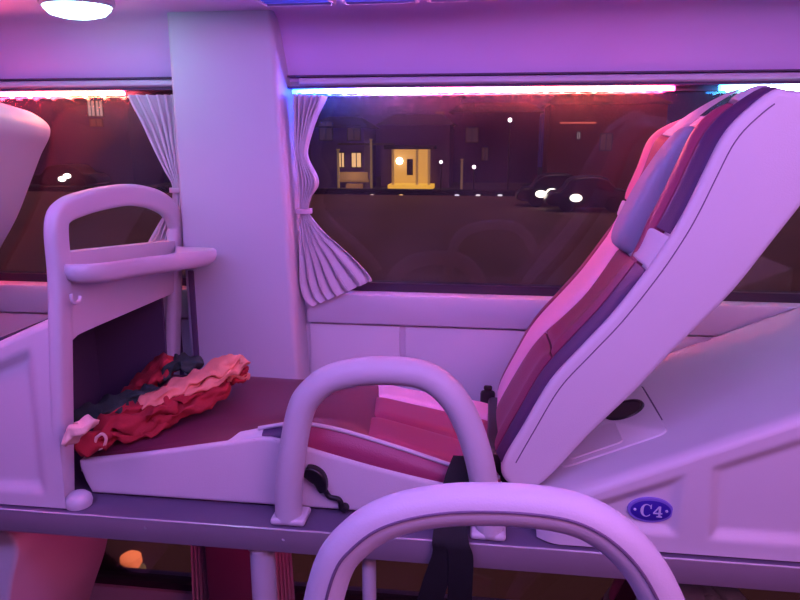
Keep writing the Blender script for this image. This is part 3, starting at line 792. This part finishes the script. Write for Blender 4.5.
rows_r = [(293, 94, 325, 96, 1), (294, 105, 321, 106, 1), (295, 120, 315, 119, .9), (296, 145, 307, 145, .8), (297, 160, 307, 158, .7), (298, 178, 316, 176, .7), (298, 188, 317, 186, .7), (299, 198, 311, 197, .5), (299.5, 212, 309, 211, .45), (300, 222, 315, 220, .6), (300, 240, 328, 234, .9), (301, 262, 345, 248, 1), (302, 283, 362, 264, 1), (307, 299, 372, 276, 1), (314, 306, 373, 280, .9)]
curtain(rows_r, 1.676, 'pale pleated curtain tied back on the right side of the pillar', 6, .015, tie_px=((298, 211), (310, 211)))
rows_l = [(127, 95, 178, 95, 1), (132, 105, 179, 105, 1), (142, 122, 180, 121, 1), (154, 147, 181, 146, .9), (164, 168, 182, 167, .7), (172, 183, 183, 183, .5), (173, 194, 183, 194, .45), (171, 203, 184, 203, .5), (163, 218, 185, 220, .8), (156, 232, 186, 236, 1), (149, 246, 187, 252, 1), (147, 258, 188, 268, .9)]
curtain(rows_l, 1.672, 'pale pink pleated curtain tied back on the left side of the pillar', 6, .014, tie_px=((172, 190), (185, 190)))
# lower row of curtains, gathered against the foot of the pillar
def low_curtain(x0, x1, z0, z1, lab, flip):
    rt = thing('curtain', ((x0+x1)/2, 1.66, z0), lab, 'curtain', 'lower window curtains')
    def fn(u, v):
        z = z0+(z1-z0)*u
        pinch = 1-.55*math.exp(-((u-.30)/.16)**2); wv = v-.5
        xa = (x0 if not flip else x1); full = (x1-x0)*pinch*(1+.4*u)
        x = xa+(full*v if not flip else -full*v)
        return (x, 1.655+.012*math.sin(v*2*math.pi*5)*pinch, z)
    cl = MB().grid(fn, 30, 60).build('cloth', MAT['curtain'], rt, ang=180)
    return rt
low_curtain(-.57, -.53, -.10, -.60, 'curtain below the platform on the right of the pillar', False)
low_curtain(-.80, -.757, -.10, -.60, 'curtain below the platform on the left of the pillar', True)

# ------------------------------------------------------------------ posts below the platform
def post(px0, px1, y, lab):
    a = aY(px0, 560, y).x; b_ = aY(px1, 560, y).x; r = (b_-a)/2; x = (a+b_)/2
    t = thing('support_post', (x, y, -1.25), lab, 'post', 'posts under the platform')
    MB().tube([Vector((x, y, z)) for z in (-1.25, -.9, -.5, -.052)], r, n=20, up=Vector((0, 1, 0))).build('pole', MAT['handle'], t)
    MB().lathe([(r*1.15, 0), (r*1.15, .012), (r, .014)], Matrix.Translation((x, y, -.060)), n=20).build('collar', MAT['plastic'], t)
    MB().lathe([(r*1.6, 0), (r*1.6, .008), (r, .02)], Matrix.Translation((x, y, -1.25)), n=20).build('base_flange', MAT['plastic'], t)
post(251, 275, 1.145, 'thick white support post below the platform near the pillar')
post(362, 376, 1.150, 'thin white support post below the platform behind foreground handle')

# ------------------------------------------------------------------ made-up bollard shape for a blurred light outside the lower window
d_ = ray(131, 561); t_ = 3.3/d_[1]; bp = Vector((d_[0]*t_, 3.3, CZ+d_[2]*t_))
bo = thing('orange_blur_light', (bp.x, bp.y, -2.1), 'blurred orange and yellow light outside the lower left window', 'light')
MB().lathe([(.045, 0), (.045, bp.z+2.1-.16), (.075, bp.z+2.1-.14), (.078, bp.z+2.1-.06), (.05, bp.z+2.1-.035)], Matrix.Translation((bp.x, bp.y, -2.1)), n=18).build('body', mat('yellow_green_glow', (.35, .28, .12), .6, emit=(.30, .22, .08), estr=.5), bo)
MB().lathe([(.045, -.035), (.062, -.01), (.058, .03), (.03, .05)], Matrix.Translation(bp), n=18).build('lens', mat('orange_lens_glow', (.8, .3, .1), .5, emit=(1, .22, .08), estr=1.6), bo)

# ------------------------------------------------------------------ the street at night
GZ = -2.1
o = MB().box(-60, 60, 2.2, 37.0, GZ-.1, GZ).build('ground', mat('dim_brown_ground', (.13, .055, .05), .9, bump=.6, bscale=3, var=.45, vscale=.35), smooth=False); struct(o)
struct(MB().box(-60, 60, 37.0, 75, GZ-.1, GZ+.02).build('street', mat('dark_asphalt', (.03, .02, .03), .7, var=.3), smooth=False))
struct(MB().box(-60, 60, 36.2, 36.9, GZ, GZ+.28).build('kerb_wall', mat('black_low_wall', (.006, .004, .006), .8), smooth=False))
YB = 40.0
def rect(px0, py0, px1, py1, y):
    a = aY(px0, py1, y); b_ = aY(px1, py0, y); return a.x, b_.x, a.z, b_.z
walls = {k: mat('night_wall_'+k, c, .8, var=.25, vscale=.6) for k, c in dict(violet=(.16, .11, .36), plum=(.12, .06, .20), brick=(.24, .07, .08), dusk=(.08, .05, .20), grey=(.10, .09, .12)).items()}
warm = lambda n, c, s: mat(n, (.2, .15, .1), .6, emit=c, estr=s)
GL = {'dim': warm('dim_lit_glass', (.4, .3, .45), .07), 'cream': warm('cream_lit_glass', (1, .62, .25), 1.3), 'white': warm('white_lit_glass', (1, .8, .78), .55), 'amber': warm('amber_lit_wall', (1, .50, .08), .95), 'porch': warm('amber_lit_floor', (1, .55, .05), 1.2)}
DK = mat('dark_roof', (.018, .010, .024), .9); FRM = mat('pale_window_frame', (.10, .08, .10), .7)
def building(px0, py0, px1, y, m, lab, wins, roof=True, depth=4, nm='house'):
    x0, x1, _, z1 = rect(px0, py0, px1, 195, y)
    t = thing(nm, ((x0+x1)/2, y, GZ), lab, 'building', 'buildings across the street')
    MB().box(x0, x1, y, y+depth, GZ, z1).build('wall', m, t, smooth=False)
    if roof:
        v = [(x0-.3, y-.4, z1), (x1+.3, y-.4, z1), (x1+.3, y+depth, z1), (x0-.3, y+depth, z1), (x0+.6, y+depth/2, z1+.7), (x1-.6, y+depth/2, z1+.7)]
        MB().add(v, [[0, 1, 5, 4], [1, 2, 5], [2, 3, 4, 5], [3, 0, 4], [0, 3, 2, 1]]).build('roof', DK, t, smooth=False)
    for (a, b_, c_, d_, g) in wins:
        q0, q1, r0, r1 = rect(a, b_, c_, d_, y)
        f = MB(); e = .05
        f.box(q0-e, q1+e, y-.06, y+.01, r0-e, r0); f.box(q0-e, q1+e, y-.06, y+.01, r1, r1+e); f.box(q0-e, q0, y-.06, y+.01, r0, r1); f.box(q1, q1+e, y-.06, y+.01, r0, r1)
        f.box((q0+q1)/2-.025, (q0+q1)/2+.025, y-.05, y, r0, r1)
        fo = f.build('window', FRM, t, smooth=False)
        MB().box(q0, q1, y-.03, y-.01, r0, r1).build('pane', GL[g], fo, smooth=False)
    return t
h1 = building(312, 128, 364, YB-.6, walls['violet'], 'house with two small lit windows left of the amber porch', [(352, 153, 361, 167, 'cream'), (339, 153, 344, 167, 'cream'), (320, 122, 332, 140, 'dim'), (348, 126, 360, 140, 'dim')])
h2 = building(381, 125, 450, YB+2, walls['plum'], 'house with a bright amber porch', [], True)
x0, x1, z0, z1 = rect(340, 172, 368, 182, YB-1.0)
MB().box(x0, x1, YB-1.1, YB-.6, z0, z0+.12).box(x0, x1, YB-1.1, YB-1.05, z0, z1).build('balcony', warm('amber_lit_balcony', (1, .50, .18), .22), h1, smooth=False)  # balcony glows in place of amber light falling on it
x0, x1, z0, z1 = rect(338, 143, 394, 145, YB-1.2)
MB().box(x0, x1, YB-1.25, YB-1.15, z0, z1).build('pergola_beam', FRM, h1, smooth=False)
x0, x1, z0, z1 = rect(346, 184, 362, 189, YB-1.6)
MB().box(x0, x1, YB-1.65, YB-1.3, z0, z1).build('lit_street_patch', warm('amber_lit_street', (1, .42, .16), .20), h1, smooth=False)  # glowing block that stands for a lit patch of street
x0, x1, z0, z1 = rect(393, 149, 430, 189, YB+1.9)
MB().box(x0, x1, YB+1.8, YB+1.95, z0, z1).build('porch_back', GL['amber'], h2, smooth=False)
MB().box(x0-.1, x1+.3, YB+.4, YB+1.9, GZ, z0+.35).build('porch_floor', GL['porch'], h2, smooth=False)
MB().box(x0-.3, x1+.4, YB+.3, YB+2, z1, z1+.22).build('porch_roof', DK, h2, smooth=False)
for px in (393, 417, 429):
    a = aY(px, 170, YB+.6).x
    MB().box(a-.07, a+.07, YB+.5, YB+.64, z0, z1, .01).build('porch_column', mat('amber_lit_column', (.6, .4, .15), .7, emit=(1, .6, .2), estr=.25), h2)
q = rect(407, 159, 413, 175, YB+1.8); MB().box(q[0], q[1], YB+1.70, YB+1.8, q[2], q[3]).build('door', DK, h2, smooth=False)
pl_ = aY(399.5, 161, YB+1.5)
bpy_l = MB().lathe([(.02, -.22), (.17, -.15), (.22, 0), (.17, .15), (.02, .22)], Matrix.Translation(pl_), n=14).build('porch_light', warm('porch_light_glow', (1, .85, .5), 12), h2)
building(452, 112, 540, YB+7.5, walls['dusk'], 'dark house left of the reddish house', [(466, 128, 478, 142, 'dim'), (482, 148, 488, 160, 'dim')])
hr = building(546, 104, 668, YB+1, walls['brick'], 'reddish house with a lit ledge, behind the backrest', [(577, 132, 580, 139, 'white'), (600, 134, 612, 150, 'dim')])
MB().box(aY(560, 123, YB+.9).x, aY(596, 123, YB+.9).x, YB+.85, YB+1.0, aY(575, 123.5, YB+.9).z, aY(575, 122, YB+.9).z).build('ledge_light', warm('red_ledge_glow', (1, .2, .12), .9), hr, smooth=False)
building(300, 96, 460, YB+14, walls['dusk'], 'tall dark block behind the porch house', [(392, 128, 400, 140, 'dim'), (436, 112, 444, 122, 'dim')])
building(690, 120, 960, YB+4, walls['plum'], 'dark block behind the right end of the seat', [(780, 215, 786, 222, 'dim')], False)
building(60, 92, 126, YB, walls['dusk'], 'dark house with a pale four pane window at left', [(89, 101, 94, 116, 'white'), (97, 101, 102, 116, 'white'), (91, 119, 102, 126, 'dim')], False)
building(118, 98, 190, YB+5, walls['dusk'], 'dark house with small orange window beside left curtain', [(130, 141, 137, 153, 'cream'), (118, 106, 126, 110, 'dim')], False)
building(-60, 100, 60, YB+3, walls['plum'], 'dark block seen past the left seat back', [], False)
# pale posts in front of the first house
for i, (px, y0p, lab) in enumerate(((371, 140, 'tall pale fence post left of the porch'), (338, 150, 'pale post by the lit windows'), (462, 160, 'short pale post right of the porch'))):
    a = aY(px, y0p, YB-1.5); m_ = MB(); m_.box(a.x-.06, a.x+.06, YB-1.56, YB-1.44, GZ, a.z, .01); m_.box(a.x-.09, a.x+.09, YB-1.6, YB-1.4, a.z, a.z+.06)
    tag(m_.build('fence_post', mat('glowing_pale_post', (.5, .42, .25), .7, emit=(.8, .6, .25), estr=.12), smooth=False), lab, 'post', 'pale posts across the street')  # posts carry a faint warm glow of their own
# street lamps
for px, py, s, e, lab in ((510, 120, .11, 9, 'bright street lamp above the dark house'), (441, 162, .09, 7, 'street lamp just right of the amber porch'), (474, 167, .10, 9, 'low street lamp between the houses')):
    a = aY(px, py, YB-.8)
    t = thing('street_lamp', (a.x, a.y, GZ), lab, 'street lamp', 'street lamps')
    MB().tube([Vector((a.x, a.y+.12, GZ)), Vector((a.x, a.y+.12, (GZ+a.z)/2)), Vector((a.x, a.y+.12, a.z+.1))], .035, n=8).build('pole', DK, t)
    MB().lathe([(.01, -s), (s*.8, -s*.6), (s, 0), (s*.8, s*.6), (.01, s)], Matrix.Translation(a), n=12).build('lamp_head', warm('street_lamp_glow', (1, .9, .95), e), t)
# cars
def car(px, y, ln_, lab, hp_, facing=-1):
    a = aY(px, 195, y); x = a.x
    t = thing('car', (x, y, GZ), lab, 'car', 'cars on the street')
    b_ = MB(); side = [(-ln_/2, .25), (-ln_/2, .75), (-ln_*.36, .85), (-ln_*.22, 1.32), (ln_*.18, 1.36), (ln_*.34, .92), (ln_/2, .8), (ln_/2, .25)]
    b_.round_extrude([(p.x+x, p.y+GZ) for p in cr([Vector(q) for q in side], 4, closed=True)], y-.8, y+.8, .12, .12, n=4)
    b_.build('body', mat('dark_car_paint', (.02, .015, .025), .3), t)
    for sx in (-ln_*.3, ln_*.3):
        MB().lathe([(.30, 0), (.32, .05), (.32, .17), (.30, .2)], Matrix.Translation((x+sx, y-.82, GZ+.32)) @ Matrix.Rotation(-math.pi/2, 4, 'X'), n=16).build('wheel', MAT['black'], t)
    for hx, hz in hp_:
        p_ = aY(hx, hz, y-.84); MB().lathe([(.02, -.06), (.15, -.03), (.15, .03), (.02, .06)], Matrix.Translation(p_) @ Matrix.Scale(1.6, 4, (1, 0, 0)) @ Matrix.Rotation(math.pi/2, 4, 'X'), n=12).build('headlight', warm('headlight_glow', (.95, 1, .8), 6), t)
car(556, 31.0, 3.0, 'car with two white headlights, left of the pair', [(541, 194), (552, 192)])
car(588, 29.0, 3.0, 'car with one white headlight, right of the pair', [(576, 198)])
car(72, 39.0, 3.8, 'car with pale lights in the left-hand window', [(62, 179), (67, 176)])
for i, (px, c_) in enumerate(((332, (1, .8, .9)), (346, (1, .7, .6)), (372, (1, .75, .6)), (401, (1, .6, .2)), (457, (.8, .8, 1)), (478, (.9, .85, .9)), (500, (.9, .9, 1)))):
    a = aY(px, 195.3, 36.1)
    t = thing('marker_light', (a.x, a.y, GZ), ['first', 'second', 'third', 'fourth', 'fifth', 'sixth', 'seventh'][i]+' small marker light from the right curtain along the kerb wall', 'light', 'kerb marker lights')
    MB().box(a.x-.04, a.x+.04, a.y-.04, a.y+.05, GZ, a.z-.03, .01).build('stub_post', DK, t)
    MB().lathe([(.01, -.05), (.06, -.03), (.07, 0), (.06, .03), (.01, .05)], Matrix.Translation(a) @ Matrix.Scale(1.8, 4, (1, 0, 0)), n=10).build('lens', warm('marker_glow', c_, 1.6), t)

# ------------------------------------------------------------------ light
wd = bpy.data.worlds.new('night'); SC.world = wd; wd.use_nodes = True
bg = wd.node_tree.nodes['Background']; bg.inputs['Color'].default_value = (.018, .010, .062, 1); bg.inputs['Strength'].default_value = 1.0
def area(name, loc, rot, sx, sy, col, power):
    l = bpy.data.lights.new(name, 'AREA'); l.shape = 'RECTANGLE'; l.size = sx; l.size_y = sy; l.color = col; l.energy = power
    ob = bpy.data.objects.new(name, l); COL.objects.link(ob); ob.location = loc; ob.rotation_euler = rot; return ob
area('aisle_ceiling_light', (-.3, .30, 1.19), (math.radians(52), 0, 0), 2.4, .5, (.405, .25, 1.0), 34)
area('near_ceiling_light', (1.0, -.2, 1.19), (math.radians(48), 0, math.radians(25)), 1.2, .6, (1.0, .30, .62), 21)
la = area('left_seat_pink_fill', (-1.55, .95, 1.19), (0, 0, 0), .3, .3, (1.0, .13, .42), 9)  # added pink fill aimed at the left seat back, no fixture
la.rotation_euler = (Vector((-1.12, 1.45, .60))-Vector((-1.55, .95, 1.19))).to_track_quat('-Z', 'Y').to_euler(); la.data.spread = math.radians(58)
area('lower_berth_light', (-.45, 1.35, -.10), (0, math.radians(55), 0), .3, .3, (1, .06, .28), 1.0)
def point(name, loc, col, power, r=.02):
    l = bpy.data.lights.new(name, 'POINT'); l.color = col; l.energy = power; l.shadow_soft_size = r
    ob = bpy.data.objects.new(name, l); COL.objects.link(ob); ob.location = loc
sun = bpy.data.lights.new('night_sky_glow', 'SUN'); sun.energy = 1.1; sun.color = (1, .62, .55); sun.angle = .3
so = bpy.data.objects.new('night_sky_glow', sun); COL.objects.link(so); so.rotation_euler = (math.radians(12), 0, 0)
for px_, py_, e_ in ((412, 172, 45), (352, 176, 22)):
    p_ = aY(px_, py_, YB-1.8); point('porch_glow', p_, (1, .55, .18), e_, .1)
for x, y, p in ((-6, 33, 300), (12, 34, 260), (-25, 34, 220)): point('street_fill', (x, y, 5), (1, .55, .5), p, .3)  # added unseen fill for house fronts and ground, no lamp fixtures
try:
    SC.view_settings.view_transform = 'Standard'; SC.view_settings.look = 'None'
except Exception: pass
SC.view_settings.exposure = 0.0
SC.cycles.use_denoising = True
SC.cycles.max_bounces = 8; SC.cycles.sample_clamp_indirect = 6.0
